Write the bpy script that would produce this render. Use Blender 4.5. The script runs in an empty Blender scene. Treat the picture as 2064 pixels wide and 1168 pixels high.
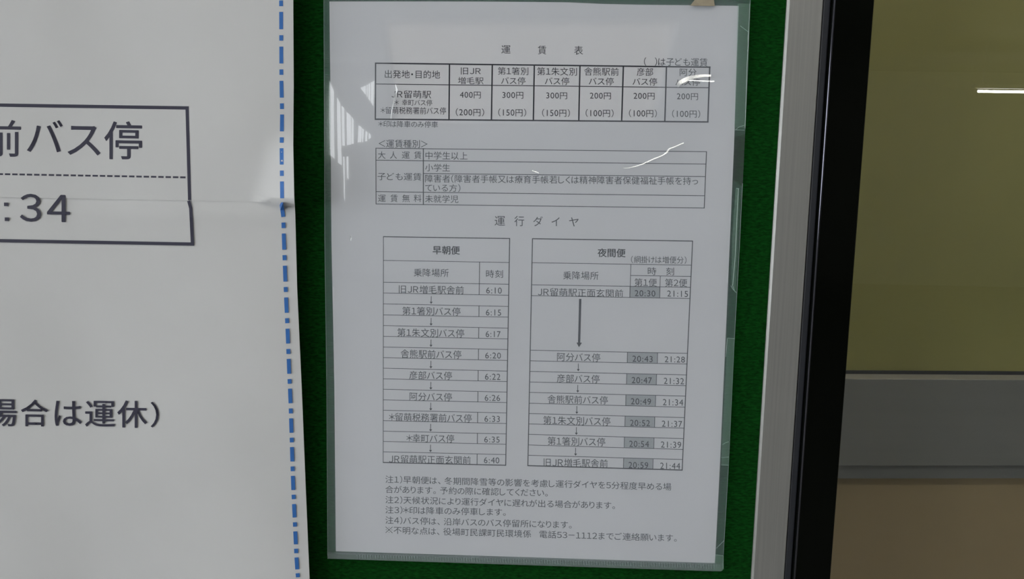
import bpy, bmesh, math, random
from mathutils import Vector, Matrix
random.seed(7)
S = bpy.context.scene
C = S.collection
PI = math.pi

# ------------------------------------------------------------------ camera
F = 1600.0                       # focal length in pixels of the 2064 wide frame
CAM = Vector((0.0054, -0.419, 0.058))
def rodrigues(w):
    w = Vector(w); t = w.length
    return Matrix.Rotation(t, 3, w / t)
RB = rodrigues((0.1329, 0.0344, 0.0208)) @ Matrix(((1, 0, 0), (0, 0, -1), (0, 1, 0)))
cam_data = bpy.data.cameras.new('camera')
cam_data.sensor_width = 36.0
cam_data.lens = F / 2064.0 * 36.0
cam_data.clip_start = 0.01
cam = bpy.data.objects.new('camera', cam_data)
C.objects.link(cam)
rx, ry, rz = RB[0], -RB[1], -RB[2]
cam.matrix_world = Matrix(((rx[0], ry[0], rz[0], CAM[0]), (rx[1], ry[1], rz[1], CAM[1]),
                           (rx[2], ry[2], rz[2], CAM[2]), (0, 0, 0, 1)))
S.camera = cam

# ------------------------------------------------------------------ world, exposure
S.view_settings.view_transform = 'Standard'
S.view_settings.look = 'None'
S.view_settings.gamma = 1.0
S.view_settings.use_curve_mapping = False
S.view_settings.exposure = 0.13
w = bpy.data.worlds.new('world'); S.world = w; w.use_nodes = True
bg = w.node_tree.nodes['Background']
bg.inputs[0].default_value = (0.75, 0.85, 1.0, 1)
bg.inputs[1].default_value = 0.12
WINDOW_LEFT = 6.1       # daylight seen in the windows of the left wall
WINDOW_REAR = 6.5       # daylight in the far windows
LAMP_NEAR = 23.0
LAMP_FAR = 30.0
FILL_BEYOND = 38.0  # added fill for the wall behind the glass

# ------------------------------------------------------------------ measuring: photograph point -> point on a plane of the place
RBT = RB.transposed()
def ray(px, py):
    return RBT @ Vector(((px - 1032) / F, (py - 584) / F, 1.0))
def at(px, py, Y=0.0):
    d = ray(px, py)
    return CAM + d * ((Y - CAM[1]) / d[1])
def at_plane(px, py, p0, n):
    d = ray(px, py); p0 = Vector(p0); n = Vector(n)
    return CAM + d * ((p0 - CAM).dot(n) / d.dot(n))

# ------------------------------------------------------------------ materials
def new_mat(name):
    m = bpy.data.materials.new(name); m.use_nodes = True
    nt = m.node_tree; nt.nodes.clear()
    out = nt.nodes.new('ShaderNodeOutputMaterial')
    return m, nt, out
def N(nt, t, **kw):
    n = nt.nodes.new('ShaderNode' + t)
    for k, v in kw.items():
        if k in n.inputs.keys(): n.inputs[k].default_value = v
        else: setattr(n, k, v)
    return n
def L(nt, a, b): nt.links.new(a, b)
def principled(name, col, rough=0.6, metal=0.0, spec=0.5, noise=0.0, nscale=20.0, bump=0.0, bscale=200.0, stretch=(1, 1, 1), col2=None, aniso=0.0):
    m, nt, out = new_mat(name)
    p = N(nt, 'BsdfPrincipled')
    p.inputs['Roughness'].default_value = rough
    p.inputs['Metallic'].default_value = metal
    p.inputs['Specular IOR Level'].default_value = spec
    L(nt, p.outputs[0], out.inputs[0])
    tc = N(nt, 'TexCoord'); mp = N(nt, 'Mapping'); mp.inputs['Scale'].default_value = stretch
    L(nt, tc.outputs['Object'], mp.inputs[0])
    if noise > 0 or col2:
        nz = N(nt, 'TexNoise'); nz.inputs['Scale'].default_value = nscale; nz.inputs['Detail'].default_value = 4
        L(nt, mp.outputs[0], nz.inputs['Vector'])
        mx = N(nt, 'Mix', data_type='RGBA')
        c2 = col2 or tuple(c * (1 - noise) for c in col)
        mx.inputs[6].default_value = (*col, 1); mx.inputs[7].default_value = (*c2, 1)
        rp = N(nt, 'ValToRGB'); rp.color_ramp.elements[0].position = 0.35; rp.color_ramp.elements[1].position = 0.65
        L(nt, nz.outputs[0], rp.inputs[0]); L(nt, rp.outputs[0], mx.inputs[0])
        L(nt, mx.outputs[2], p.inputs['Base Color'])
    else:
        p.inputs['Base Color'].default_value = (*col, 1)
    if bump > 0:
        n2 = N(nt, 'TexNoise'); n2.inputs['Scale'].default_value = bscale; n2.inputs['Detail'].default_value = 3
        L(nt, mp.outputs[0], n2.inputs['Vector'])
        b = N(nt, 'Bump'); b.inputs['Strength'].default_value = bump; b.inputs['Distance'].default_value = 0.001
        L(nt, n2.outputs[0], b.inputs['Height']); L(nt, b.outputs[0], p.inputs['Normal'])
    return m
def emission(name, col, strength):
    m, nt, out = new_mat(name)
    e = N(nt, 'Emission'); e.inputs[0].default_value = (*col, 1); e.inputs[1].default_value = strength
    L(nt, e.outputs[0], out.inputs[0]); return m

def paper_mat(name, col, bump, bscale):
    m = principled(name, col, rough=0.75, spec=0.25, noise=0.035, nscale=14, bump=bump, bscale=bscale)
    return m
M = {}
M['paper'] = paper_mat('office_paper', (0.85, 0.83, 0.865), 0.10, 60)
M['poster'] = paper_mat('poster_paper', (0.65, 0.648, 0.655), 0.16, 45)
M['ink'] = principled('printing_ink', (0.018, 0.018, 0.032), 0.6, spec=0.2)
M['poster_ink'] = principled('poster_ink', (0.03, 0.028, 0.055), 0.55, spec=0.3)
M['blue_ink'] = principled('blue_ink', (0.035, 0.16, 0.50), 0.55, spec=0.3, noise=0.08, nscale=300)
M['grey_tint'] = principled('halftone_grey', (0.50, 0.51, 0.54), 0.75, spec=0.2, noise=0.1, nscale=2500)
M['alu'] = principled('brushed_aluminium', (0.41, 0.405, 0.39), 0.42, metal=0.6, noise=0.10, nscale=60, bump=0.05, bscale=500, stretch=(14, 14, 0.15))
M['alu_dark'] = principled('anodised_rail', (0.30, 0.30, 0.30), 0.5, metal=0.3, noise=0.05, nscale=10, stretch=(0.1, 1, 8))
M['gasket'] = principled('rubber_gasket', (0.03, 0.032, 0.04), 0.45)
M['black'] = principled('black_gloss_profile', (0.0015, 0.002, 0.0012), 0.10, spec=0.16)
M['bead'] = principled('bead_highlight', (0.13, 0.13, 0.16), 0.12, metal=1.0)
M['olive'] = principled('olive_panel', (0.34, 0.325, 0.13), 0.8, spec=0.1, noise=0.07, nscale=6)
M['beige'] = principled('beige_wall', (0.50, 0.38, 0.22), 0.85, spec=0.1, noise=0.06, nscale=8)
M['wall'] = principled('painted_wall', (0.62, 0.62, 0.58), 0.85, bump=0.05, bscale=90)
M['floor'] = principled('floor_tiles', (0.30, 0.29, 0.27), 0.5, noise=0.15, nscale=5)
M['ceil'] = principled('ceiling_board', (0.70, 0.70, 0.68), 0.9, bump=0.1, bscale=150)
M['white_metal'] = principled('white_enamel', (0.75, 0.75, 0.74), 0.4)
M['day'] = emission('daylight_pane', (0.93, 0.97, 1.0), WINDOW_LEFT)
M['day_rear'] = emission('daylight_pane_rear', (0.95, 0.98, 1.0), WINDOW_REAR)
M['tube'] = emission('fluorescent_tube', (1.0, 0.98, 0.90), LAMP_NEAR)
M['fill_tube_beyond'] = emission('warm_fill_tube', (1.0, 0.9, 0.72), FILL_BEYOND)
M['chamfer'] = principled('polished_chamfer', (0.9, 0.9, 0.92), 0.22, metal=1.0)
M['tube_far'] = emission('fluorescent_tube_far', (1.0, 0.99, 0.93), LAMP_FAR)
M['tab'] = principled('aged_tape', (0.42, 0.36, 0.26), 0.4, noise=0.15, nscale=200)

def felt():
    m, nt, out = new_mat('green_felt')
    p = N(nt, 'BsdfPrincipled'); p.inputs['Roughness'].default_value = 0.95
    p.inputs['Specular IOR Level'].default_value = 0.1
    L(nt, p.outputs[0], out.inputs[0])
    tc = N(nt, 'TexCoord'); mp = N(nt, 'Mapping'); mp.inputs['Scale'].default_value = (1, 1, 3.2)
    L(nt, tc.outputs['Object'], mp.inputs[0])
    nz = N(nt, 'TexNoise'); nz.inputs['Scale'].default_value = 330; nz.inputs['Detail'].default_value = 5
    nz.inputs['Distortion'].default_value = 0.6
    L(nt, mp.outputs[0], nz.inputs['Vector'])
    rp = N(nt, 'ValToRGB')
    rp.color_ramp.elements[0].position = 0.32; rp.color_ramp.elements[0].color = (0.0008, 0.024, 0.0022, 1)
    rp.color_ramp.elements[1].position = 0.68; rp.color_ramp.elements[1].color = (0.003, 0.066, 0.0065, 1)
    L(nt, nz.outputs[0], rp.inputs[0]); L(nt, rp.outputs[0], p.inputs['Base Color'])
    b = N(nt, 'Bump'); b.inputs['Strength'].default_value = 0.8; b.inputs['Distance'].default_value = 0.0006
    L(nt, nz.outputs[0], b.inputs['Height']); L(nt, b.outputs[0], p.inputs['Normal'])
    return m
M['felt'] = felt()

def film(name, haze, col=(0.74, 0.84, 0.84), rough=0.04, attr=None, gloss=1.0, bump=0.0):
    """clear polypropylene: mostly see-through, a little milky, glossy"""
    m, nt, out = new_mat(name)
    tr = N(nt, 'BsdfTransparent'); tr.inputs[0].default_value = (0.97, 0.98, 0.98, 1)
    df = N(nt, 'BsdfDiffuse'); df.inputs[0].default_value = (*col, 1)
    tl = N(nt, 'BsdfTranslucent'); tl.inputs[0].default_value = (*col, 1)
    md = N(nt, 'MixShader'); md.inputs[0].default_value = 0.45
    L(nt, df.outputs[0], md.inputs[1]); L(nt, tl.outputs[0], md.inputs[2])
    mx = N(nt, 'MixShader'); mx.inputs[0].default_value = haze
    L(nt, tr.outputs[0], mx.inputs[1]); L(nt, md.outputs[0], mx.inputs[2])
    if attr:
        a = N(nt, 'Attribute', attribute_name=attr)
        L(nt, a.outputs['Fac'], mx.inputs[0])
    gl = N(nt, 'BsdfGlossy'); gl.inputs['Roughness'].default_value = rough
    fr = N(nt, 'Fresnel')
    ge = N(nt, 'NewGeometry'); im = N(nt, 'Mix', data_type='FLOAT')
    im.inputs[2].default_value = 1.49; im.inputs[3].default_value = 1 / 1.49      # the same sheet from both sides
    L(nt, ge.outputs['Backfacing'], im.inputs[0]); L(nt, im.outputs[0], fr.inputs[0])
    mu = N(nt, 'Math', operation='MULTIPLY'); mu.inputs[1].default_value = gloss
    L(nt, fr.outputs[0], mu.inputs[0])
    fx = N(nt, 'MixShader'); L(nt, mu.outputs[0], fx.inputs[0])
    L(nt, mx.outputs[0], fx.inputs[1]); L(nt, gl.outputs[0], fx.inputs[2])
    L(nt, fx.outputs[0], out.inputs[0])
    if bump > 0:
        nz = N(nt, 'TexNoise'); nz.inputs['Scale'].default_value = 500; nz.inputs['Detail'].default_value = 2
        tc = N(nt, 'TexCoord'); L(nt, tc.outputs['Object'], nz.inputs['Vector'])
        b = N(nt, 'Bump'); b.inputs['Strength'].default_value = bump; b.inputs['Distance'].default_value = 0.0004
        L(nt, nz.outputs[0], b.inputs['Height']); L(nt, b.outputs[0], gl.inputs['Normal'])
    return m
M['film'] = film('folder_film', 0.15, col=(.70, .76, .83), rough=0.0, attr='haze', gloss=1.3)
M['film_back'] = film('folder_film_back', 0.15, col=(0.22, 0.75, 0.55))
M['weld'] = film('folder_weld', 0.12, rough=0.2, gloss=1.2)
M['film_edge'] = film('folder_film_edge', 0.30, rough=0.2)
M['crease_glint'] = film('folder_crease_glint', 0.30, col=(.9, .9, .9), rough=0.22, gloss=10.0)  # gloss raised well above the film's so the folds show as highlights
M['crease_glint_side'] = film('folder_crease_glint_side', 0.30, col=(.9, .9, .9), rough=0.2, gloss=2.2)
M['tape'] = film('clear_tape', 0.13, col=(0.50, 0.78, 0.62), rough=0.15, bump=0.8)
M['wrinkle'] = film('tape_wrinkle', 0.45, col=(0.7, 0.85, 0.78), rough=0.2, gloss=3)
M['glass'] = film('window_glass', 0.0, rough=0.0, gloss=1.6)

# ------------------------------------------------------------------ builders
def link(name, mesh, mat, parent=None):
    o = bpy.data.objects.new(name, mesh); C.objects.link(o)
    if mat: mesh.materials.append(mat)
    if parent: o.parent = parent
    return o
def mesh_obj(name, verts, faces, mat, parent=None, smooth=False):
    me = bpy.data.meshes.new(name); me.from_pydata([tuple(v) for v in verts], [], faces); me.update()
    if smooth:
        for p in me.polygons: p.use_smooth = True
    return link(name, me, mat, parent)
def bm_obj(name, bm, mat, parent=None, smooth=False):
    me = bpy.data.meshes.new(name); bm.to_mesh(me); bm.free()
    if smooth:
        for p in me.polygons: p.use_smooth = True
    return link(name, me, mat, parent)
def box(x0, x1, y0, y1, z0, z1, bm=None, bevel=0.0, seg=2):
    b = bmesh.new()
    bmesh.ops.create_cube(b, size=1)
    for v in b.verts:
        v.co = Vector((x0 + (v.co.x + .5) * (x1 - x0), y0 + (v.co.y + .5) * (y1 - y0), z0 + (v.co.z + .5) * (z1 - z0)))
    if bevel > 0:
        bmesh.ops.bevel(b, geom=b.edges[:], offset=bevel, segments=seg, profile=0.5, affect='EDGES')
    if bm is None: return b
    tmp = bpy.data.meshes.new('tmp'); b.to_mesh(tmp); b.free(); bm.from_mesh(tmp); bpy.data.meshes.remove(tmp)
    return bm
def tag(o, label=None, cat=None, group=None, kind=None):
    if label: o['label'] = label
    if cat: o['category'] = cat
    if group: o['group'] = group
    if kind: o['kind'] = kind
    return o
def empty(name, loc=(0, 0, 0)):
    o = bpy.data.objects.new(name, None); C.objects.link(o); o.location = loc
    o.empty_display_size = 0.02
    return o
def place(o, parent):
    """put a mesh built in world coordinates under a thing that stands at its own base"""
    o.parent = parent
    o.matrix_parent_inverse = Matrix.Translation(parent.location).inverted()
    return o

# ------------------------------------------------------------------ setting: the hall
HX0, HX1, HY0, HZ0, HZ1 = -3.4, 8.5, -12.5, -1.45, 1.90
def struct(name, bm, mat, parent=None, kind='structure'):
    o = bm_obj(name, bm, mat, parent)
    if not parent: o['kind'] = kind
    return o
struct('floor', box(HX0 - .1, HX1 + .1, HY0 - .1, 0.9, HZ0 - .1, HZ0), M['floor'])
struct('ceiling', box(HX0 - .1, HX1 + .1, HY0 - .1, 0.9, HZ1, HZ1 + .1), M['ceil'])
struct('wall_right', box(HX1, HX1 + .1, HY0, 0, HZ0, HZ1), M['wall'])

# left wall with three daylight windows
def wall_with_windows(name, along, fixed, a0, a1, holes, thick, mat):
    """holes: (a0, a1, z0, z1) along the wall; returns one wall mesh with real openings"""
    bm = bmesh.new()
    cuts = sorted(holes)
    def seg(p, q, z0, z1):
        if q - p < 1e-6 or z1 - z0 < 1e-6: return
        if along == 'y': box(fixed - thick, fixed, p, q, z0, z1, bm)
        else: box(p, q, fixed[0], fixed[1], z0, z1, bm)
    cur = a0
    for h in cuts:
        seg(cur, h[0], HZ0, HZ1)
        seg(h[0], h[1], HZ0, h[2]); seg(h[0], h[1], h[3], HZ1)
        cur = h[1]
    seg(cur, a1, HZ0, HZ1)
    return struct(name, bm, mat)
left_holes = [(-6.6, -4.9, -.75, .95), (-4.3, -2.6, -.75, .95), (-2.1, -.45, -.75, .95)]
wall_with_windows('wall_left', 'y', HX0, HY0, 0, left_holes, 0.12, M['wall'])
wn = 1
for h in left_holes:
    o = struct('window_%d' % wn, (lambda b: (box(HX0 - .10, HX0 - .04, h[0], h[0] + .05, h[2], h[3], b), box(HX0 - .10, HX0 - .04, h[1] - .05, h[1], h[2], h[3], b),
        box(HX0 - .10, HX0 - .04, h[0] + .05, h[1] - .05, h[2], h[2] + .05, b), box(HX0 - .10, HX0 - .04, h[0] + .05, h[1] - .05, h[3] - .05, h[3], b), b)[-1])(bmesh.new()), M['white_metal'])
    mid = (h[0] + h[1]) / 2
    bm_obj('mullion', box(HX0 - .10, HX0 - .04, mid - .03, mid + .03, h[2] + .05, h[3] - .05), M['white_metal'], o)
    for s0, s1 in ((h[0] + .05, mid - .03), (mid + .03, h[1] - .05)):
        bm_obj('pane', box(HX0 - .08, HX0 - .07, s0, s1, h[2] + .05, h[3] - .05), M['day'], o)
    wn += 1

# far wall with a tall slit window: its reflection stands in the folder's glossy film
def mirrored(px, py, dist, plane=-0.004):
    """where the line of sight mirrored in the board plane meets the vertical plane `dist` behind it"""
    d = ray(px, py); t = (plane - CAM[1] + dist) / d[1]
    p = CAM + d * t
    return Vector((p.x, 2 * plane - p.y, p.z))
pA = mirrored(655, 200, -HY0); pB = mirrored(765, 200, -HY0)
zlo, zhi = mirrored(700, 415, -HY0).z, mirrored(700, 155, -HY0).z
rear_hole = [(pA.x, pB.x, zlo, min(zhi, HZ1 - .06))]
wall_with_windows('wall_rear', 'x', (HY0 - .12, HY0), HX0, HX1, rear_hole, .12, M['wall'])
h = rear_hole[0]
o = struct('window_%d' % wn, (lambda b: (box(h[0], h[0] + .04, HY0 - .1, HY0 - .03, h[2], h[3], b), box(h[1] - .04, h[1], HY0 - .1, HY0 - .03, h[2], h[3], b),
    box(h[0] + .04, h[1] - .04, HY0 - .1, HY0 - .03, h[2], h[2] + .03, b), box(h[0] + .04, h[1] - .04, HY0 - .1, HY0 - .03, h[3] - .03, h[3], b),
    box(h[0] + .04, h[1] - .04, HY0 - .1, HY0 - .09, h[2] + .03, h[3] - .03, b), b)[-1])(bmesh.new()), M['wall'])
wn += 1
# added panes shaped to mirror as bright strips in the film: upright slips of glass in a solid leaf
glare_slips = [((666, 164), (675.6, 184), (675.4, 320), (667.5, 313)), ((682, 197), (688, 208), (689, 333), (682, 328)), ((691, 213), (695.5, 218), (695.5, 293), (691, 293)),
         ((700, 225), (708, 233), (708, 290), (700, 292)), ((709.5, 235), (713, 240), (713, 289), (709, 289)), ((723, 252), (729, 256), (728, 285), (721, 286)),
         ((730, 258), (733, 260), (732, 285), (729.5, 285)), ((737, 263), (741, 266), (740, 283), (736, 284)), ((744, 267), (749, 271), (748, 277), (743.5, 280)),
         ((728, 177), (737, 173), (737, 191), (728, 180)), ((739, 172), (741, 171), (741, 196), (739, 194)), ((743, 170), (747, 168), (747, 204), (743, 199)), ((749, 167), (756, 164), (755, 214), (749, 206)),
         ((692, 315), (694.5, 315), (694.5, 408), (692.5, 400)), ((698.5, 315), (702, 315), (702, 361), (699, 357))]
for q in glare_slips:
    V = [mirrored(x, y, -HY0 + .06) for x, y in q]
    V += [v + Vector((0, -.01, 0)) for v in V]
    mesh_obj('pane', V, [(0, 1, 2, 3), (7, 6, 5, 4), (0, 4, 5, 1), (1, 5, 6, 2), (2, 6, 7, 3), (3, 7, 4, 0)], M['day_rear'], o)

# front wall: carries the board; opening with the black framed window to its right
XFL = (at(1768.6, 0, -.006).x + at(1671.5, 1168, -.006).x) / 2                                     # window frame starts here (board plane)
struct('wall_front', (lambda b: (box(HX0, XFL - .002, 0.012, .10, HZ0, HZ1, b), box(XFL - .002, 1.6, .012, .10, HZ0, -.65, b),
    box(XFL - .002, 1.6, .012, .10, .85, HZ1, b), box(1.6, HX1, .012, .10, HZ0, HZ1, b), b)[-1])(bmesh.new()), M['wall'])

# ------------------------------------------------------------------ ceiling lights
ZT = 1.335
def ceiling_light(x0, x1, y, mat, label):
    t = empty('ceiling_light', ((x0 + x1) / 2, y, HZ1))
    tag(t, label, 'lamp')
    place(bm_obj('lamp_body', box(x0 - .04, x1 + .04, y - .05, y + .05, ZT + .035, ZT + .085, bevel=.008), M['white_metal']), t)
    for xe in (x0, x1):
        place(bm_obj('tube_holder', box(xe - .012, xe + .012, y - .02, y + .02, ZT - .02, ZT + .036), M['white_metal']), t)
        xr = xe + (.08 if xe == x0 else -.08)
        place(bm_obj('suspension_rod', box(xr - .005, xr + .005, y - .005, y + .005, ZT + .084, HZ1), M['white_metal']), t)
    bm = bmesh.new()
    bmesh.ops.create_cone(bm, cap_ends=True, segments=16, radius1=.016, radius2=.016, depth=x1 - x0 - .03)
    bmesh.ops.rotate(bm, matrix=Matrix.Rotation(PI / 2, 3, 'Y'), verts=bm.verts)
    bmesh.ops.translate(bm, vec=((x0 + x1) / 2, y, ZT), verts=bm.verts)
    place(bm_obj('lamp_tube', bm, mat, smooth=True), t)
    return t
def lamp_for(px0, py0, length, plane, label):
    """a far tube hanging where the photograph shows its reflection"""
    d = ray(px0, py0)
    t = (ZT - CAM.z) / d.z
    p = CAM + d * t
    ceiling_light(p.x, p.x + length, 2 * plane - p.y, M['tube_far'], label)
    print('lamp', p.x, 2 * plane - p.y)
lamp_for(1967, 184, 1.25, 0.0, 'far fluorescent tube lamp mirrored in the glass right of the black frame')
lamp_for(1352, 150, 0.62, -.004, 'short far fluorescent tube lamp mirrored in the clear folder')
ceiling_light(-1.15, 0.05, -1.5, M['tube'], 'near fluorescent tube lamp hanging closest to the left windows')
ceiling_light(0.2, 1.4, -1.5, M['tube'], 'near fluorescent tube lamp on the ceiling before the board')

ceiling_light(-.05, 1.1, .24, M['fill_tube_beyond'], 'added unseen warm tube lamp brightening the olive panel behind the window glass')  # unseen lamp added to brighten the wall beyond the glass

# ------------------------------------------------------------------ notice board
BZ0, BZ1 = -.42, .46
BX0 = -1.05
board = empty('notice_board', ((BX0 + .17) / 2, 0.012, BZ0))
tag(board, 'green felt notice board with a brushed aluminium frame behind both papers', 'notice board')
# stile measured along its length: outer left edge and right edge of the aluminium
XL = (at(1587, 0).x + at(1511, 1168).x) / 2
XR = (at(1664, 0, -.0024).x + at(1577, 1168, -.0024).x) / 2
XB = (at(1768.6, 0, -.006).x + at(1671.5, 1168, -.006).x) / 2
print('XL XR XB', XL, XR, XB)
place(bm_obj('felt_panel', box(BX0, XL + .004, 0.0, .012, BZ0, BZ1), M['felt']), board)
def stile(x0, x1, z0, z1):
    return bm_obj('frame_stile', box(x0, x1, -.0024, .012, z0, z1, bevel=.0004, seg=3), M['alu'])
fw = XR - XL
prof = [(XL, .012), (XL, -.0012), (XL + .0010, -.0024), (XR - .0004, -.0024), (XR, -.0020), (XR, .012)]
np_ = len(prof); za, zb = BZ0 - fw, BZ1 + fw
rs = place(mesh_obj('frame_stile', [(x, y, za) for x, y in prof] + [(x, y, zb) for x, y in prof],
    [(i, (i + 1) % np_, np_ + (i + 1) % np_, np_ + i) for i in range(np_)] + [tuple(range(np_ - 1, -1, -1)), tuple(range(np_, 2 * np_))], M['alu']), board)
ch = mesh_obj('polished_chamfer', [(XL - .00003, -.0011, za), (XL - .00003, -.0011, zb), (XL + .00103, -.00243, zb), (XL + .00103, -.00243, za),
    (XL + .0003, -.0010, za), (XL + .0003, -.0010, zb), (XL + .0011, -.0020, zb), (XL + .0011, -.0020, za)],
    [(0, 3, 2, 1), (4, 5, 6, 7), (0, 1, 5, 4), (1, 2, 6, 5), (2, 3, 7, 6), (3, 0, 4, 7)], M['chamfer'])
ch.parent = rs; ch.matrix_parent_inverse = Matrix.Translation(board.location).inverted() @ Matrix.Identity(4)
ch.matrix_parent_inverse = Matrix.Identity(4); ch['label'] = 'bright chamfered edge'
place(stile(BX0 - fw, BX0, BZ0 - fw, BZ1 + fw), board)
place(stile(BX0, XL, BZ0 - fw, BZ0), board)
place(stile(BX0, XL, BZ1, BZ1 + fw), board)

# ------------------------------------------------------------------ black framed window right of the board
win = struct('window_%d' % wn, (lambda b: (
    box(XR + .0042, XB, -.0055, .04, -.62, .82, b, bevel=.0012, seg=4), box(1.56, 1.6, -.0055, .04, -.62, .82, b, bevel=.0012),
    box(XB, 1.56, -.0055, .04, -.62, -.58, b), box(XB, 1.56, -.0055, .04, .78, .82, b), b)[-1])(bmesh.new()), M['black'])
for p in win.data.polygons: p.use_smooth = False
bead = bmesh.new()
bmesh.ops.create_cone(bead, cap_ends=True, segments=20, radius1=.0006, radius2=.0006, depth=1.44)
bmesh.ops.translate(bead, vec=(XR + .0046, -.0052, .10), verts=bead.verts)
bm_obj('highlight_bead', bead, M['bead'], win, smooth=True)['label'] = 'thin added bead carrying the frame highlight'  # bead added to draw the bright highlight along the black frame edge
bm_obj('rubber_gasket', box(XR + .0004, XR + .0040, -.0015, .03, -.62, .82, bevel=.0006), M['gasket'], win)
bm_obj('pane', box(XB - .004, 1.565, 0.0, .003, -.585, .785), M['glass'], win)

# wall beyond the glass, turned a few degrees: olive panel, grey ledge, beige lower wall
yaw = math.radians(5.0)
NP = Vector((math.sin(yaw), -math.cos(yaw), 0))            # faces the window
TX = Vector((math.cos(yaw), math.sin(yaw), 0))
P0 = Vector((.40, .42, 0))
def wz(py, off=0.0, px=1880):
    return at_plane(px, py, P0 + NP * off, NP).z
def wbox(s0, s1, d0, d1, z0, z1, bevel=0.0):
    """box on the turned wall: s along it, d out of it towards the window"""
    b = box(s0, s1, -d1, -d0, z0, z1, bevel=bevel)
    for v in b.verts:
        v.co = P0 + TX * v.co.x + NP * (-v.co.y) + Vector((0, 0, v.co.z))
    return b
z_top, z_face, z_lip, z_bot = wz(751, .0), wz(765, .024), wz(940, .024), wz(965, .016)
beyond = struct('wall_beyond', wbox(-.5, 2.4, -.06, -.004, HZ0, HZ1), M['beige'])
bm_obj('olive_panel', wbox(-.5, 2.4, -.004, 0, z_face - .004, 1.2), M['olive'], beyond)['label'] = 'olive green upper panel'
bm_obj('lower_panel', wbox(-.5, 2.4, -.004, 0, HZ0, z_bot + .004), M['beige'], beyond)['label'] = 'beige lower panel'
trim = struct('trim_1', wbox(-.5, 2.4, 0.0005, .024, z_lip, z_face, bevel=.0007), M['alu_dark'])
bm_obj('ledge_lip', wbox(-.5, 2.4, 0.0005, .016, z_bot, z_lip + .0001), M['alu_dark'], trim)
bm_obj('ledge_seal', wbox(-.5, 2.4, 0.0005, .003, z_face, z_face + .0035), M['gasket'], trim)

# ------------------------------------------------------------------ lettering helpers
GLYPH = {}
def glyph(ch, bold=False):
    k = (ch, bold)
    if k in GLYPH: return GLYPH[k]
    cu = bpy.data.curves.new('glyph', 'FONT'); cu.body = ch; cu.resolution_u = 3
    ob = bpy.data.objects.new('glyph', cu); C.objects.link(ob)
    bpy.context.view_layer.update()
    me = ob.to_mesh()
    vs = [(v.co.x, v.co.y) for v in me.vertices]; fs = [tuple(p.vertices) for p in me.polygons]
    ob.to_mesh_clear()
    C.objects.unlink(ob); bpy.data.objects.remove(ob); bpy.data.curves.remove(cu)
    if bold:                                     # heavier weight: the outline struck several times, slightly shifted
        n = len(vs); V2, F2 = [], []
        for q, (dx, dy) in enumerate(((-bold, 0), (bold, 0), (0, -bold * .8), (0, bold * .8))):
            V2 += [(x + dx, y + dy) for x, y in vs]; F2 += [tuple(i + q * n for i in f) for f in fs]
        vs, fs = V2, F2
    GLYPH[k] = (vs, fs)
    return GLYPH[k]
def strokes(segs, t):
    V, Fs = [], []
    for x0, y0, x1, y1 in segs:
        d = Vector((x1 - x0, y1 - y0)).normalized() * t / 2; n = Vector((-d.y, d.x)); b = len(V)
        V += [(x0 - n.x, y0 - n.y), (x1 - n.x, y1 - n.y), (x1 + n.x, y1 + n.y), (x0 + n.x, y0 + n.y)]; Fs.append((b, b + 1, b + 2, b + 3))
    return V, Fs
GLYPH[('※', False)] = strokes([(.10, .03, .88, .77), (.10, .77, .88, .03), (.49, .66, .49, .76), (.49, .04, .49, .14), (.12, .40, .22, .40), (.76, .40, .86, .40)], .068)
WID = {'（': .42, '）': .42, '１': .62, '２': .62, '３': .62, '４': .62, '５': .62, 'Ｊ': .62, 'Ｒ': .72, '・': .5, '＊': .62, '、': .75, '。': .8,
       '：': .4, '＜': .9, '＞': .9, 'し': .82, 'く': .72, 'り': .74, 'い': .9, 'に': .92, 'っ': .86, '　': .85, '－': .9, 'ﾊ': .5, ' ': .5, 'ィ': .8}
def layout(s, bold=False):
    """proportional Gothic setting in em units: list of (verts, faces)"""
    res = []; x = 0
    for ch in s:
        if ch in ' 　': x += WID[ch]; continue
        vs, fs = glyph(ch, bold)
        gx0 = min(v[0] for v in vs); gx1 = max(v[0] for v in vs)
        if ord(ch) < 128:
            a = .54 if ch not in ':()' else .30
            if ch in '()': a = .36
            sh = x + a / 2 - (gx0 + gx1) / 2
            sy = 1.08
        else:
            a = WID.get(ch, 1.0 if ord(ch) > 0x3400 else .94)
            sh = x - (gx0 - .04) + .02 if ch in '、。' else x + a / 2 - (gx0 + gx1) / 2
            sy = 1.0
        res.append(([(vx + sh, vy * sy) for vx, vy in vs], fs)); x += a
    return res
def text_pixels(s, x0, x1, yc0, yc1, hgt, bold=False):
    """s spans x0..x1; yc0/yc1 centre heights at both ends; hgt = glyph height"""
    lay = layout(s, bold)
    ax0 = min(v[0] for g in lay for v in g[0]); ax1 = max(v[0] for g in lay for v in g[0])
    cjk = any(ord(c) > 128 for c in s)
    lo, hi = (-.075, .845) if cjk else (-.01, .735)
    V, Fc = [], []
    for vs, fs in lay:
        b = len(V)
        for vx, vy in vs:
            u = (vx - ax0) / (ax1 - ax0)
            px = x0 + u * (x1 - x0)
            py = yc0 + u * (yc1 - yc0) + (0.5 - (vy - lo) / (hi - lo)) * hgt
            V.append((px, py))
        Fc += [tuple(i + b for i in f) for f in fs]
    return V, Fc
def ink_box(s, x0, x1, y0, y1):
    """one glyph whose inked outline fills the given box"""
    vs, fs = glyph(s, .008)
    a0 = min(v[0] for v in vs); a1 = max(v[0] for v in vs); b0 = min(v[1] for v in vs); b1 = max(v[1] for v in vs)
    return [(x0 + (v[0] - a0) / (a1 - a0) * (x1 - x0), y1 - (v[1] - b0) / (b1 - b0) * (y1 - y0)) for v in vs], fs

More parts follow.
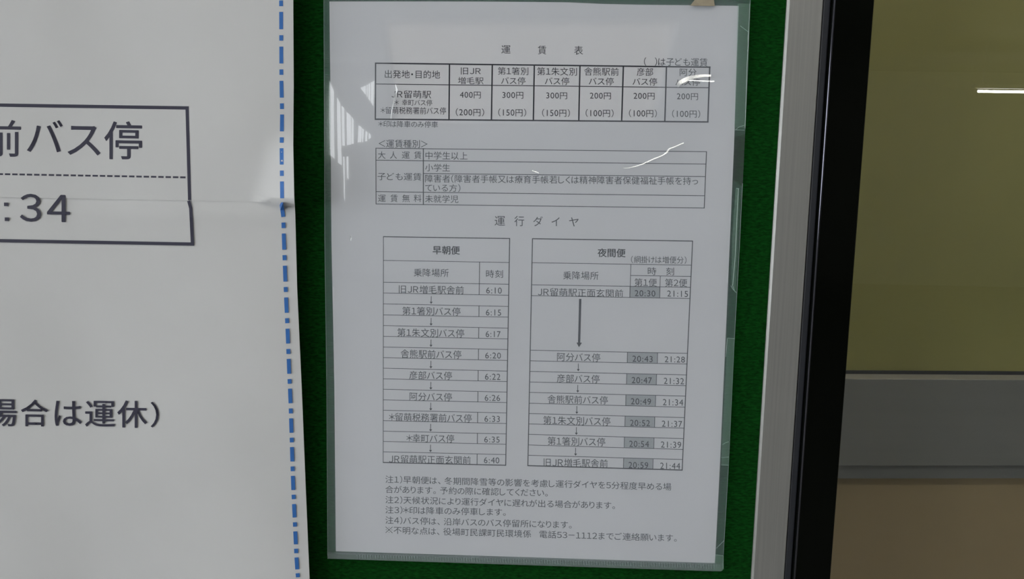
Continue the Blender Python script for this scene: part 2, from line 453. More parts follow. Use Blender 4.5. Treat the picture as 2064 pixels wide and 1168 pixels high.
# ------------------------------------------------------------------ timetable sheet (inside the clear folder)
YP = -0.0030                                      # paper surface
def edge_curve(pts, n):
    res = []
    for i in range(n):
        y = pts[0][1] + (pts[-1][1] - pts[0][1]) * i / (n - 1)
        for (xa, ya), (xb, yb) in zip(pts, pts[1:]):
            if ya <= y <= yb + 1e-6:
                res.append((xa + (xb - xa) * (y - ya) / (yb - ya), y)); break
    return res
sheet = empty('timetable_sheet', tuple(at(1059, 1124, YP)))
tag(sheet, 'white printed fare table and timetable sheet inside the clear folder', 'notice')
nP = 24
Lp = edge_curve([(664, 3), (666, 180), (668, 480), (674, 780), (677, 1112)], nP)
Rp = edge_curve([(1489, 11), (1479.6, 290), (1470.6, 500), (1451, 940), (1441, 1136)], nP)
V, Fc = [], []
nC = 12
for i in range(nP):
    for j in range(nC + 1):
        u = j / nC
        x = Lp[i][0] + (Rp[i][0] - Lp[i][0]) * u; y = Lp[i][1] + (Rp[i][1] - Lp[i][1]) * u
        if i == 0: y += -3.0 * math.sin(u * PI) * (1 if u < .6 else .2) + (0.8 if u > .7 else 0)
        V.append(at(x, y, YP))
n1 = len(V)
V += [v + Vector((0, .00012, 0)) for v in V]
for i in range(nP - 1):
    for j in range(nC):
        a = i * (nC + 1) + j
        Fc.append((a, a + nC + 1, a + nC + 2, a + 1)); Fc.append((n1 + a, n1 + a + 1, n1 + a + nC + 2, n1 + a + nC + 1))
rim = [j for j in range(nC + 1)] + [i * (nC + 1) + nC for i in range(1, nP)] + [(nP - 1) * (nC + 1) + j for j in range(nC - 1, -1, -1)] + [i * (nC + 1) for i in range(nP - 2, 0, -1)]
for a, b in zip(rim, rim[1:] + rim[:1]): Fc.append((a, b, b + n1, a + n1))
paper = place(mesh_obj('paper', V, Fc, M['paper']), sheet)

YI = YP - 0.00004
def printed(name, V, Fc, mat, Y=YI, parent=None, label=None):
    o = mesh_obj(name, [at(x, y, Y) for x, y in V], Fc, mat)
    place(o, parent or sheet)
    if label: o['label'] = label
    return o
def T(s, x0, x1, yt0, yb0, slope=0.012, bold=False, name='printed_text'):
    """text from its left end: top yt0, bottom yb0 taken at mid height of the whole string"""
    yc = (yt0 + yb0) / 2; d = slope * (x1 - x0) / 2
    V, Fc = text_pixels(s, x0, x1, yc - d, yc + d, yb0 - yt0, bold)
    return printed(name, V, Fc, M['ink'])
class Rules:
    def __init__(s): s.V = []; s.F = []
    def line(s, x0, y0, x1, y1, t):
        d = Vector((x1 - x0, y1 - y0)); n = Vector((-d.y, d.x)).normalized() * t / 2; e = d.normalized() * t * .45
        b = len(s.V)
        s.V += [(x0 - n.x - e.x, y0 - n.y - e.y), (x1 - n.x + e.x, y1 - n.y + e.y), (x1 + n.x + e.x, y1 + n.y + e.y), (x0 + n.x - e.x, y0 + n.y - e.y)]
        s.F.append((b, b + 1, b + 2, b + 3))
    def poly(s, pts):
        b = len(s.V); s.V += pts; s.F.append(tuple(range(b, b + len(pts))))
    def done(s, name, mat=None, **k): return printed(name, s.V, s.F, mat or M['ink'], **k)

# heading
for ch, a, b, y0, y1 in (('運', 1010.6, 1029, 90.7, 108.3), ('賃', 1084, 1101, 92, 109.5), ('表', 1157.5, 1175, 92.7, 110.3)):
    T(ch, a, b, y0, y1)
T('（　）は子ども運賃', 1298, 1426, 116.6, 133)
# fare table
r = Rules()
r.line(757, 127.5, 1431, 135.5, 2.8); r.line(756.5, 240.5, 1427, 246, 2.8)
r.line(757, 127.5, 756.5, 240.5, 2.6); r.line(1430.5, 135.5, 1426.7, 246, 2.8)
r.line(757, 169.5, 1428, 177, 1.6)
for (xa, xb) in ((906, 905), (992.3, 990.5), (1077, 1075), (1169, 1166.6), (1256.5, 1253), (1343.4, 1340)):
    ya = 127.5 + (xa - 757) * .0119; yb = 240.5 + (xb - 757) * .0082
    r.line(xa, ya, xb, yb, 2.8)
r.done('fare_table_rules')
T('出発地・目的地', 775.6, 887, 141.6, 158)
hd = [('旧ＪＲ', 929, 969, '増毛駅', 923, 974.6, 135.5, 150.5), ('第１箸別', 1003.5, 1064.8, 'バス停', 1010, 1059, 135.5, 151), ('第１朱文別', 1082.7, 1162.8, 'バス停', 1098, 1147.4, 136, 152),
      ('舎熊駅前', 1177.6, 1247, 'バス停', 1186.7, 1237, 136.3, 152.4), ('彦部', 1283.7, 1316.4, 'バス停', 1275, 1324.5, 137, 153), ('阿分', 1370, 1404, 'バス停', 1361.5, 1411, 138, 153.5)]
for s1, a, b, s2, c, d, y0, y1 in hd:
    T(s1, a, b, y0, y1); T(s2, c, d, y0 + 20, y1 + 19.3)
T('ＪＲ留萌駅', 789, 869, 182.3, 198); T('＊ 幸町バス停', 795, 871, 200.8, 213); T('＊留萌税務署前バス停', 767, 899, 216, 230)
for s1, a, b, s2, c, d, dy in (('400円', 927, 969, '（200円）', 918.7, 975.8, 0), ('300円', 1012.6, 1054.7, '（150円）', 1004.3, 1060.5, .5), ('300円', 1101, 1143, '（150円）', 1092.7, 1148.7, 1.4),
                               ('200円', 1189, 1231.3, '（100円）', 1180.4, 1236.8, 1.8), ('200円', 1277, 1319.5, '（100円）', 1267.8, 1324, 2.2), ('200円', 1364.3, 1406.9, '（100円）', 1354.7, 1411.4, 3.2)):
    T(s1, a, b, 183.8 + dy, 198.4 + dy); T(s2, c, d, 218.7 + dy, 234 + dy)
T('＊印は降車のみ停車', 762.5, 882.6, 244, 257)
# fare class table
T('＜運賃種別＞', 763, 862, 281.8, 298)
r = Rules()
r.line(757.7, 299, 1424, 306, 1.4); r.line(758, 411.5, 1419.4, 419.7, 1.4); r.line(757.7, 299, 758, 411.5, 1.6); r.line(1424, 306, 1419.4, 419.7, 1.8)
r.line(758, 323.2, 1423, 331, 1.4); r.line(853.5, 350, 1422, 356.3, 1.4); r.line(758, 386.6, 1420.5, 394.9, 1.4); r.line(853.3, 300, 853.3, 412.7, 2)
r.done('fare_class_rules')
for ch, a, b in (('大', 761.7, 777), ('人', 786, 800), ('運', 810, 825.7), ('賃', 834.5, 849.3)): T(ch, a, b, 305.3, 320.3)
T('中学生以上', 857.6, 942.5, 306, 321.8); T('小学生', 857, 907, 330.5, 345.8); T('子ども運賃', 761, 849.3, 348.4, 363.8)
T('障害者（障害者手帳又は療育手帳若しくは精神障害者保健福祉手帳を持っ', 856.8, 1407, 354.8, 370.4, .0095)
T('ている方）', 857, 928, 371.4, 386.6)
for ch, a, b in (('運', 762, 777.4), ('賃', 786.9, 801.4), ('無', 811, 825.7), ('料', 834, 849.3)): T(ch, a, b, 392.3, 407.5)
T('未就学児', 856.8, 924, 393.5, 408.8)
for ch, a, b, y0, y1 in (('運', 997, 1018, 435, 455.5), ('行', 1036.8, 1056.5, 435.5, 456), ('ダ', 1074.8, 1094, 436.5, 456.5), ('イ', 1111.6, 1128, 437, 457), ('ヤ', 1147, 1166.3, 437.5, 457.5)):
    T(ch, a, b, y0, y1)
# morning timetable
def down_arrow(x, y0, y1, r, t=1.3, head=3.0, hh=4.5):
    r.line(x, y0, x - .3, y1 - hh * .5, t)
    r.poly([(x - head, y1 - hh), (x + head, y1 - hh + .1), (x - .3, y1)])
r = Rules()
def mx(y, a, b): return a + (b - a) * (y - 480) / 455.0
rowsL = [525.3, 569.3, 591, 613, 635.3, 656.7, 678.4, 700, 721.4, 742.8, 764.2, 785.2, 806.6, 827.5, 848.5, 869.7, 890.5, 911.4]
rowsR = [529.5, 573.4, 595.6, 618.2, 639.8, 662, 683.6, 705.2, 727.2, 748.6, 769.6, 791, 812, 833, 854.3, 875.3, 896.2, 917]
r.line(772.9, 477.5, 1027.3, 481.2, 1.9); r.line(772.5, 932.9, 1019.3, 938.6, 2.0); r.line(772.9, 477.5, 772.3, 932.9, 1.3); r.line(1027.3, 481.2, 1019.3, 938.6, 1.9)
for a, b in zip(rowsL, rowsR): r.line(772.6, a, mx(b, 1027.3, 1019.3), b, 1.15)
def cx3(y): return 966.7 + (961.5 - 966.7) * (y - 528.4) / 408
for a, b in [(0, 2), (3, 4), (5, 6), (7, 8), (9, 10), (11, 12), (13, 14), (15, 16)]:
    f = .765; ya = rowsL[a] + (rowsR[a] - rowsL[a]) * f; yb = rowsL[b] + (rowsR[b] - rowsL[b]) * f
    r.line(cx3(ya), ya, cx3(yb), yb, 1.4)
r.line(cx3(916), 915.7, cx3(936), 936.8, 1.4)
r.done('morning_timetable_rules')
T('早朝便', 872, 927, 496.2, 513, bold=.018); T('乗降場所', 834, 904.4, 542, 558.3); T('時刻', 979.8, 1013.7, 544.5, 560.3)
for s, a, b, y0, y1, t, c, d, e, f in (('旧ＪＲ増毛駅舎前', 804, 934.8, 576, 592.3, '6:10', 980, 1011.3, 580, 592.2), ('第１箸別バス停', 811, 928, 619.4, 636, '6:15', 979.4, 1010, 624.4, 636.7),
    ('第１朱文別バス停', 801, 935.6, 663, 679.8, '6:17', 979, 1009, 668, 680.2), ('舎熊駅前バス停', 807.8, 929.8, 706, 722.8, '6:20', 978, 1009.6, 711.3, 723.3),
    ('彦部バス停', 825, 911, 749, 765.5, '6:22', 977.5, 1008.6, 754, 766.3), ('阿分バス停', 825.6, 911, 792, 808.5, '6:26', 977, 1008, 796.7, 808.8),
    ('＊留萌税務署前バス停', 783.9, 950.8, 834, 851, '6:33', 976.5, 1007.5, 839, 851.2), ('＊幸町バス停', 819, 915.5, 876, 892.3, '6:35', 976, 1007, 880.8, 892.8), ('ＪＲ留萌駅正面玄関前', 784, 948.7, 918.7, 935.6, '6:40', 975.4, 1006.4, 922.6, 934.6)):
    T(s, a, b, y0, y1, .018); T(t, c, d, e, f, .018)
for i, (y0, y1) in enumerate(((598, 613.2), (642, 657), (685.5, 700), (728.5, 743.4), (771, 786), (813, 828.2), (855.6, 870.6), (897.5, 912.3))):
    q = Rules(); down_arrow(869.2 - i * .18, y0, y1, q); q.done('arrow')
# evening timetable
r = Rules()
def lx(y): return 1073.3 + (1064 - 1073.3) * (y - 481.6) / 457.7
def rx_(y): return 1396 + (1375 - 1396) * (y - 486.3) / 462.0
r.line(1073.3, 481.6, 1396, 486.3, 2.0); r.line(1064, 939.3, 1375, 948.3, 2.2); r.line(1073.3, 481.6, 1064, 939.3, 1.9); r.line(1396, 486.3, 1375, 948.3, 1.9)
eL = [529.9, 574.5, 596.3, 706.4, 727.8, 749.2, 770.6, 791.6, 813.5, 834.2, 855.2, 876.2, 897.6, 918.4]
eR = [535, 579.6, 602.2, 712.8, 734.3, 756.3, 778, 799, 821.4, 842.4, 863.8, 884.8, 906.6, 927]
for a, b in zip(eL, eR): r.line(lx(a), a, rx_(b), b, 1.2)
r.line(1271.2, 555.8, rx_(557.6), 557.6, 1.2); r.line(1271.6, 533.4, 1269.6, 600.2, 1.2); r.line(1331, 556.8, 1329.6, 601.2, 1.2)
cells = [(1269.9, 1330, 1, 2)]
for k, (a, b) in enumerate(((1264.8, 1325.4), (1263.3, 1323.4), (1261.6, 1321.5), (1260, 1319.8), (1258.6, 1318.3), (1257, 1316.4))):
    cells.append((a, b, 3 + 2 * k, 4 + 2 * k))
eL2 = eL + [939.3]; eR2 = eR + [948.3]
def ey(i, x): return eL2[i] + (eR2[i] - eL2[i]) * (x - lx(eL2[i])) / (rx_(eR2[i]) - lx(eL2[i]))
for a, b, i, j in cells:
    r.line(a, ey(i, a), a - .5, ey(j, a), 1.2); r.line(b, ey(i, b), b - .5, ey(j, b), 1.2)
    q = Rules(); q.poly([(a, ey(i, a)), (b, ey(i, b)), (b - .5, ey(j, b)), (a - .5, ey(j, a))])
    q.done('shaded_cell', M['grey_tint'], Y=YP - .00002, label='grey shaded time cell')
r.done('evening_timetable_rules')
T('夜間便', 1204.4, 1261, 501.5, 518.5, bold=.018); T('（網掛けは増便分）', 1272, 1383.6, 516.8, 531.2); T('乗降場所', 1135, 1206.5, 547.5, 564)
T('時', 1305.7, 1323, 539, 554.8); T('刻', 1342.7, 1358.6, 539.5, 555.3); T('第１便', 1279, 1324, 561.7, 577.8); T('第２便', 1340.5, 1385, 562.3, 578.5)
for s, a, b, y0, y1, t, c, d, e, f, t2, g, h_, k, l in (
    ('ＪＲ留萌駅正面玄関前', 1084, 1256, 582.2, 598.6, '20:30', 1279.4, 1321, 585.8, 597.9, '21:15', 1344.8, 1386.7, 586.6, 598.8),
    ('阿分バス停', 1122.8, 1209.8, 712.2, 729, '20:43', 1274.8, 1315.5, 718, 730.2, '21:28', 1339.7, 1380.4, 719.2, 731.2),
    ('彦部バス停', 1122.4, 1208.5, 755.5, 772.2, '20:47', 1273.3, 1314, 761, 773.5, '21:32', 1338, 1378.7, 762.6, 775),
    ('舎熊駅前バス停', 1103.6, 1225, 798, 814.5, '20:49', 1271.6, 1312.3, 803.8, 816.2, '21:34', 1336, 1377, 805.5, 818),
    ('第１朱文別バス停', 1095, 1230, 840.3, 857.5, '20:52', 1270, 1310, 847.3, 859.6, '21:37', 1334, 1375, 849, 861.3),
    ('第１箸別バス停', 1103.8, 1219.8, 882, 899, '20:54', 1268.4, 1308, 889.5, 902, '21:39', 1332, 1373, 891, 903.4),
    ('旧ＪＲ増毛駅舎前', 1096, 1225, 925.3, 942.6, '20:59', 1267, 1306.5, 932.3, 944.7, '21:44', 1330.7, 1371, 933.8, 946.2)):
    T(s, a, b, y0, y1, .022); T(t, c, d, e, f, .022); T(t2, g, h_, k, l, .022)
q = Rules(); q.line(1169.5, 605, 1167.2, 695, 4.6); q.poly([(1162, 691), (1173, 691.3), (1167, 700.5)]); q.done('arrow', label='long thick arrow')
for x, y0, y1 in ((1165.7, 734, 749), (1164.6, 777, 792), (1162.7, 819.5, 835), (1161.8, 862.3, 877.3), (1160.3, 904, 919.4)):
    q = Rules(); down_arrow(x, y0, y1, q); q.done('arrow')
# notes
for s, x1, ca, cb in (('注１）早朝便は、冬期間降雪等の影響を考慮し運行ダイヤを５分程度早める場', 1353, 966.6, 982), ('合があります。予約の際に確認してください。', 1104, 986.9, 994.2),
    ('注２）天候状況により運行ダイヤに遅れが出る場合があります。', 1239.6, 1007.7, 1019.6), ('注３）＊印は降車のみ停車します。', 1019.4, 1028.2, 1033.2),
    ('注４）バス停は、沿岸バスのバス停留所になります。', 1152.3, 1049, 1058.8), ('※不明な点は、役場町民課町民環境係　電話５３－１１１２までご連絡願います。', 1364, 1068.9, 1085.3)):
    V, Fc = text_pixels(s, 776.8, x1, ca, cb, 15.0)
    printed('printed_text', V, Fc, M['ink'])

# ------------------------------------------------------------------ clear folder
folder = empty('clear_folder', tuple(at(1059, 1140, -.002)))
tag(folder, 'clear plastic folder holding the timetable sheet, thumb notch at right', 'folder')
nR, nK = 190, 170
YF = -0.0046
PLE = [(664, -50), (666, 180), (668, 480), (674, 780), (677, 1160)]
PRE = [(1489, -50), (1479.6, 290), (1470.6, 500), (1451, 940), (1441, 1160)]
LF = [(652, -40), (653, 180), (654, 480), (658, 780), (660, 1127)]
RF = [(1515.5, -40), (1513, 0), (1508, 130), (1502, 270), (1491, 500), (1481, 680), (1469, 940), (1458.5, 1120), (1457, 1150)]
def interp(pts, y):
    y = max(pts[0][1], min(pts[-1][1], y))
    for (xa, ya), (xb, yb) in zip(pts, pts[1:]):
        if y <= yb: return xa + (xb - xa) * (y - ya) / (yb - ya)
    return pts[-1][0]
def sm(a, b, x):
    t = max(0, min(1, (x - a) / (b - a))); return t * t * (3 - 2 * t)
def film_h(px, py):
    """gentle waves of the front film, metres towards the viewer"""
    k = .1 + .9 * sm(740, 900, px)
    return_h = 0.00006 * math.sin(px * .021 + py * .006) + 0.00005 * math.sin(py * .017 - px * .008 + 1) + .00002 * math.sin(px * .045 + 2 + py * .013)
    h = return_h * k
    # lifted bubble by the right edge of the fare table
    g = math.exp(-((px - 1400) / 70.0) ** 2 - ((py - 165) / 55.0) ** 2)
    h += .0003 * g
    rr = math.hypot((px - 1500) / 1.1, py - 320)
    h += .00003 * math.exp(-((rr - 48) / 5.0) ** 2)
    return h
def haze_at(px, py):
    # film clings to the paper over the fare table (clearer there)
    w_ = 18
    e1 = sm(772 + .10 * (py - 60), 790 + .10 * (py - 60), px) * (1 - sm(1320 - .25 * (py - 150), 1350 - .25 * (py - 150), px))
    e2 = sm(30, 60, py) * (1 - sm(240, 250, py + .004 * (px - 800)))
    cl = e1 * e2
    if px < interp(PLE, py) or px > interp(PRE, py) or py < 3:      # beside the paper the two films lie flat on each other
        return .13
    return 0.24 - 0.20 * cl + .012 * math.sin(px * .013) * math.sin(py * .011)
def film_grid(Y, wave, notch, thick, name, mat):
    V = []; Hz = []
    for i in range(nR + 1):
        v = i / nR
        for j in range(nK + 1):
            u = j / nK
            yl = -40 + v * (1127 + 40); yr = -40 + v * (1152 + 40)
            y = yl + (yr - yl) * u
            x0 = interp(LF, yl); x1 = interp(RF, yr)
            if notch:
                d = yr - 320
                if abs(d) < 48: x1 = min(x1, 1500 - math.sqrt(48 * 48 - d * d) * 1.1)
            if v > .985: x1 -= (v - .985) / .015 * 4
            x = x0 + (x1 - x0) * u
            V.append(at(x, y, Y - (film_h(x, y) if wave else 0)))
            Hz.append(haze_at(x, y) if wave else .05)
    Fc = []
    for i in range(nR):
        for j in range(nK):
            a = i * (nK + 1) + j
            Fc.append((a, a + nK + 1, a + nK + 2, a + 1))
    o = mesh_obj(name, V, Fc, mat, smooth=True)
    at_ = o.data.attributes.new('haze', 'FLOAT', 'POINT')
    at_.data.foreach_set('value', Hz)
    return place(o, folder)
film_grid(YF, True, False, 0, 'front_film', M['film'])['label'] = 'glossy front film'
nR, nK = 100, 12
film_grid(-.0022, False, True, 0, 'back_film', M['film_back'])['label'] = 'back film with thumb notch'
def ribbon(pts, width, Y, name, mat, parent, ridge=0.0, up=None):
    """thin raised strip along a polyline; ridge = height of its rounded back (m)"""
    P = [at(x, y, Y) for x, y in pts]
    V, Fc = [], []
    n = 7
    for i, p in enumerate(P):
        d = (P[min(i + 1, len(P) - 1)] - P[max(i - 1, 0)]).normalized()
        s = Vector((d.z, 0, -d.x))
        wd = width[i] if isinstance(width, (list, tuple)) else width
        wd = wd * .000262
        for k in range(n):
            a = -1 + 2 * k / (n - 1)
            V.append(p + s * a * wd / 2 + Vector((0, -ridge * (1 - a * a), 0)))
    for i in range(len(P) - 1):
        for k in range(n - 1):
            a = i * n + k
            Fc.append((a, a + n, a + n + 1, a + 1))
    o = mesh_obj(name, V, Fc, mat, smooth=True)
    return place(o, parent)
# welded bottom edge with pressed ticks, folded left edge, cut right edge
V = [at(660, 1117, YF - .0004), at(1459, 1139, YF - .0004), at(1457, 1149, YF - .0004), at(1453, 1153, YF - .0004), at(660, 1127, YF - .0004)]
V += [v + Vector((0, .0022, 0)) for v in V]
place(mesh_obj('bottom_weld', V, [(0, 4, 3, 2, 1), (5, 6, 7, 8, 9)] + [(i, (i + 1) % 5, 5 + (i + 1) % 5, 5 + i) for i in range(5)], M['weld']), folder)
V, Fc = [], []
x = 719
while x < 1452:
    yt = 1117.5 + (x - 660) * .0275
    b = len(V)
    for (dx, dy, dd) in ((0, 0, 0), (1.5, 0, 0), (2.0, 8, 0), (.5, 8, 0), (.6, 1.5, .0003), (1.2, 6.5, .0003)):
        V.append(at(x + dx, yt + dy, YF - .00045 - dd))
    Fc += [(b, b + 4, b + 1), (b + 1, b + 4, b + 5, b + 2), (b + 2, b + 5, b + 3), (b + 3, b + 5, b + 4, b)]
    x += 5.25
o = place(mesh_obj('weld_ticks', V, Fc, M['film_edge']), folder); o['kind'] = 'stuff'
ribbon([(interp(LF, y) + .6, y) for y in range(-40, 1128, 40)], 1.6, YF, 'folded_edge', M['film_edge'], folder, .0003)
ribbon([(interp(RF, y) - .5, y) for y in range(-40, 272, 20)] , 1.2, YF - .0002, 'cut_edge', M['film_edge'], folder, .0002)
ribbon([(interp(RF, y) - .5, y) for y in range(370, 1145, 25)], 1.2, YF - .0002, 'cut_edge', M['film_edge'], folder, .0002)
0 and ribbon([(1500 - math.cos(a) * 53, 320 + math.sin(a) * 48) for a in [(-1.2 + i * .15) for i in range(17)]], 1.2, YF - .0001, 'notch_edge', M['weld'], folder, .0001)
# folds in the film with their bright streaks built in as glossy facets
def crease_glint(pts, width, toward=(.8, -1.5, 1.335), mat='crease_glint'):
    """a fold and its highlight streak: a narrow, extra glossy facet aimed towards a lamp or a window"""
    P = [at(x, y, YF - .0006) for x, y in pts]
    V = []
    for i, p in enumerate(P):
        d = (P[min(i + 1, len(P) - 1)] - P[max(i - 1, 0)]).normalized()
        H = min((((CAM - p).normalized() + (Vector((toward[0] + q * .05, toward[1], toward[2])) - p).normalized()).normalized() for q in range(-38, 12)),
                key=lambda h_: abs(h_.dot(d))) if mat == 'crease_glint' else ((CAM - p).normalized() + (Vector(toward) - p).normalized()).normalized()
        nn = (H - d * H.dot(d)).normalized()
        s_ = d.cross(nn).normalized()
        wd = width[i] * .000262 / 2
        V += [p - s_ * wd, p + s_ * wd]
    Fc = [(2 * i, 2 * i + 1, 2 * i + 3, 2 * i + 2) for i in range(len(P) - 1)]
    return place(mesh_obj('film_crease_glint', V, Fc, M[mat], smooth=True), folder)
LWIN = (HX0, -1.3, .1)
crease_glint([(1367, 176), (1367, 170), (1377, 163), (1390, 157), (1405, 154), (1420, 152.5), (1433, 152.5)], [3, 8, 9, 7, 6, 5, 4])
crease_glint([(1257, 339), (1268, 338.5), (1280, 336), (1295, 331), (1305, 326.5), (1316, 321), (1326, 317.5), (1338, 312), (1344, 307), (1349, 300), (1360, 296), (1378, 288)], [1.2, 1.6, 1.8, 1.9, 2, 2, 2, 2.2, 3.6, 2.4, 2, 1.4])
crease_glint([(797, 170), (800, 183), (795, 198), (790, 220), (788, 240)], [1, 5, 5, 3, 1], LWIN, 'crease_glint_side')
crease_glint([(1071, 344), (1079, 346), (1086, 349)], [1, 2, 1])
crease_glint([(706, 476), (708, 480), (707, 486)], [1, 1.8, 1], LWIN, 'crease_glint_side')

# ------------------------------------------------------------------ tape
def tape(outline, label, wrinkles=(), group=None, mat=None, Y=YF - .0009):
    V = [at(x, y, Y) for x, y in outline]; n = len(V)
    V += [v + Vector((0, .00015, 0)) for v in V]
    Fc = [tuple(range(n - 1, -1, -1)), tuple(range(n, 2 * n))] + [(i, (i + 1) % n, n + (i + 1) % n, n + i) for i in range(n)]
    o = mesh_obj('clear_tape', V, Fc, mat or M['tape'])
    tag(o, label, 'tape', group)
    for pts in wrinkles:
        ribbon(pts, 1.1, Y - .0001, 'tape_wrinkle', M['wrinkle'], o, .0001)
    return o
def zig(x0, y0, x1, y1, n, amp):
    return [(x0 + (x1 - x0) * i / n, y0 + (y1 - y0) * i / n + (amp if i % 2 else 0)) for i in range(n + 1)]
tape(zig(1487, 6, 1511, 7, 10, 1.2) + [(1506, 130), (1502, 257)] + zig(1500.5, 258, 1480.5, 256, 12, 2.2) + [(1484, 130)], 'long clear tape strip on the folder edge above the notch',
     [[(1511.5, 7), (1509, 70), (1506, 130), (1502, 257)], [(1509, 60), (1507.5, 78), (1508.5, 92), (1506.5, 104)], [(1482, 262), (1490, 256), (1500, 253)], [(1492, 52), (1500, 58), (1508, 64)], [(1481, 262), (1501, 262.5)]])
tape([(1483, 379), (1489.5, 380), (1490, 385)] + [(1487, 480), (1482, 590)] + zig(1481.5, 591, 1474, 577, 6, 2) + [(1476, 480)], 'clear tape strip on the folder edge just below the notch',
     [[(1484, 380), (1490, 380.5)], [(1488.5, 381), (1486, 430), (1482, 520), (1477, 575)], [(1473, 576), (1477, 583), (1484, 590)], [(1476, 574), (1480, 585)]])
tape([(1467, 682), (1481, 682.5), (1474, 820), (1469, 920)] + zig(1468.5, 938, 1454, 937, 8, 1.4) + [(1459, 820)], 'clear tape strip on the lower folder edge beside the last rows',
     [[(1466, 682), (1481, 683)], [(1466, 683), (1463, 720)], [(1456, 897), (1463, 893), (1469, 891)], [(1454, 923), (1469, 922)], [(1454, 938), (1468, 938.5)]])
tape([(1442.5, 1119), (1458, 1121), (1459, 1148), (1455, 1152), (1436, 1151), (1440, 1137)], 'small clear tape patch on the bottom right folder corner',
     [[(1442, 1119), (1458, 1121)], [(1444, 1106), (1452, 1098), (1460, 1090)], [(1458, 1121), (1457.5, 1147)]])
tape([(1390, -30), (1400, 0), (1391, 11.5), (1441, 12), (1434, -30)], 'yellowed tape tab at the top edge of the folder', mat=M['tab'], Y=-.0050)
# ------------------------------------------------------------------ poster at the left
def poster_y(px, py):
    """distance of the poster surface from the board (metres, negative = towards the viewer)"""
    y = -.0045 - .00035 * math.sin(px * .011 + py * .004) * math.sin(py * .009 + .6) - .00018 * math.sin(px * .025 - py * .017)
    y -= .0070 * sm(150, 592, px)                   # the free right side stands off the felt
    if py < 408:                                    # lower corner of the upper sheet bows out at the edge
        xc = 552 - (py - 262) * .245
        y -= .0082 * max(0.0, px - xc) / 60.0 * sm(245, 330, py)
    else:
        y -= .0010 * math.exp(-((py - 432) / 20.0) ** 2) * sm(-200, 500, px)
    return y
def PP(px, py, off=0.0): return at(px, py, poster_y(px, py) - off)
poster = empty('notice_poster', tuple(at(200, 1300, -.0045)))
tag(poster, 'large white poster of two joined sheets with a blue dash-dot border line', 'poster')
PE = [(591, -120), (591, 0), (592, 170), (591, 290), (593, 400), (595, 430), (599, 584), (608, 780), (616, 980), (624, 1168), (632, 1330)]
def seam(px): return 398 + px * .0185
def poster_sheet(name, top, bot, off, jog=0):
    nx, ny = 60, 90
    V, Fc = [], []
    for i in range(ny + 1):
        for j in range(nx + 1):
            u = j / nx
            xg = -500 + u * 1092
            yy = top(xg) + (bot(xg) - top(xg)) * i / ny
            xe = interp(PE, yy) + jog
            x = -500 + u * (xe + 500)
            V.append(PP(x, yy, off))
    n1 = len(V); V += [v + Vector((0, .00018, 0)) for v in V]
    for i in range(ny):
        for j in range(nx):
            a = i * (nx + 1) + j
            Fc.append((a, a + nx + 1, a + nx + 2, a + 1)); Fc.append((n1 + a, n1 + a + 1, n1 + a + nx + 2, n1 + a + nx + 1))
    rim = list(range(nx + 1)) + [i * (nx + 1) + nx for i in range(1, ny + 1)] + [ny * (nx + 1) + j for j in range(nx - 1, -1, -1)] + [i * (nx + 1) for i in range(ny - 1, 0, -1)]
    n2 = len(V); m_ = len(rim)
    V += [V[a] for a in rim] + [V[a + n1] for a in rim]
    for i in range(m_): Fc.append((n2 + i, n2 + (i + 1) % m_, n2 + m_ + (i + 1) % m_, n2 + m_ + i))
    return place(mesh_obj(name, V, Fc, M['poster'], smooth=False), poster)
us = poster_sheet('upper_sheet', lambda x: -120, seam, .0004)
ls = poster_sheet('lower_sheet', lambda x: seam(x) - 14, lambda x: 1330, 0)
us['label'] = 'upper sheet, bowed at its lower corner'
for o in (us, ls):
    for p in o.data.polygons: p.use_smooth = True
INK = .00050
def pprint(name, polys, mat, cutlen=14, off=INK):
    V, Fc = [], []
    for pts in polys:
        b = len(V); V += [PP(x, y, off) for x, y in pts]; Fc.append(tuple(range(b, b + len(pts))))
    return place(mesh_obj(name, V, Fc, mat), poster)
def pline(x0, y0, x1, y1, t, step=16):
    L_ = math.hypot(x1 - x0, y1 - y0); n = max(1, int(L_ / step)); nx, ny = -(y1 - y0) / L_ * t / 2, (x1 - x0) / L_ * t / 2
    res = []
    for i in range(n):
        a, b = i / n, (i + 1) / n
        xa, ya, xb, yb = x0 + (x1 - x0) * a, y0 + (y1 - y0) * a, x0 + (x1 - x0) * b, y0 + (y1 - y0) * b
        res.append([(xa - nx, ya - ny), (xb - nx, yb - ny), (xb + nx, yb + ny), (xa + nx, ya + ny)])
    return res
pprint('table_border', pline(-300, 207.5, 380.4, 217.8, 6.8), M['poster_ink'])
pprint('table_border', pline(377, 214.5, 382.2, 403.8, 6.6), M['poster_ink'])
pprint('table_border', pline(380.3, 405, 384.3, 420, 6.4, 5) + pline(384.3, 419, 388, 495, 6.4), M['poster_ink'])
pprint('table_border', pline(-300, 480.3, 391, 492.4, 6.6), M['poster_ink'])
for k in range(30):
    x1 = 374 - 14.72 * k; x0 = x1 - 10.9
    yf = lambda x: 351.2 + x * .0177
    pprint('dash', pline(x0, yf(x0), x1, yf(x1), 3.6), M['poster_ink'])
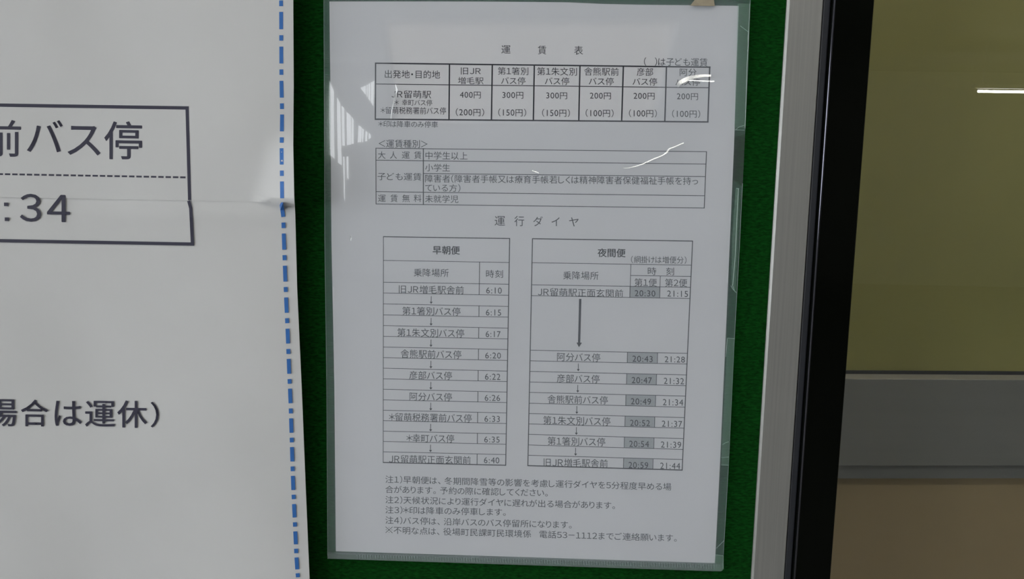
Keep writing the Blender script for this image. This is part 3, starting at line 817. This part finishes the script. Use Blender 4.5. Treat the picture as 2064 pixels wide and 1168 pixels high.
def pglyph(ch, x0, x1, y0, y1, sl=.018):
    V, Fc = ink_box(ch, x0, x1, y0, y1)
    xm = (x0 + x1) / 2
    o = mesh_obj('large_character', [PP(x, y + (x - xm) * sl, INK) for x, y in V], Fc, M['poster_ink'])
    return place(o, poster)
for a in (('前', -30, 42.3, 241.7, 316), ('バ', 54, 126.6, 242, 307), ('ス', 136, 203, 254, 313.3), ('停', 210, 286.6, 244.6, 321.7),
          ('３', 39.9, 83, 391, 447.3), ('４', 94.6, 141, 393, 447.8),
          ('場', -30, 33.7, 804, 860), ('合', 41.9, 97, 806, 860.3), ('は', 110, 164.8, 808.8, 859.4), ('運', 171.3, 232, 808.8, 861), ('休', 236.3, 296.5, 808, 863), ('）', 303.5, 320, 810.6, 862.4)):
    pglyph(*a)
pprint('colon', [[(8, 408.5), (16.6, 408.6), (16.6, 415.8), (8, 415.7)], [(9.5, 438.5), (18, 438.6), (18, 445.9), (9.5, 445.8)]], M['poster_ink'])
blue = [(1, 12.5), (24, 59), (71, 82), (94, 128), (140, 151), (163, 197), (208.5, 220), (231, 265), (277, 288), (299, 332), (344, 355), (366, 400), (408.5, 437.5), (449, 460), (471, 503.6), (514.6, 525),
        (536, 568), (579, 589), (600, 631), (642, 652), (663, 693), (704, 714), (724, 754), (764.6, 774), (784, 813.5), (824, 834), (844, 873), (883, 892.5), (902, 931), (941, 950.6), (960, 988.5), (998, 1007), (1017, 1044),
        (1053.5, 1062.5), (1072, 1098), (1107, 1116), (1124.6, 1148.5), (1156.5, 1164.5), (1173, 1197), (1205, 1213)]
BX = [(566.5, -10), (567.2, 170), (568.5, 230), (567.5, 300), (568.6, 400), (566.8, 408.5), (570.8, 437.5), (572, 480), (574.4, 550), (577, 615), (580, 678), (582.3, 742), (585, 799), (587, 858), (590.5, 975), (598, 1137), (600.6, 1168), (602.5, 1215)]
for a, b in blue:
    pprint('blue_dash', pline(interp(BX, a), a, interp(BX, b), b, 7.8, 12), M['blue_ink'])
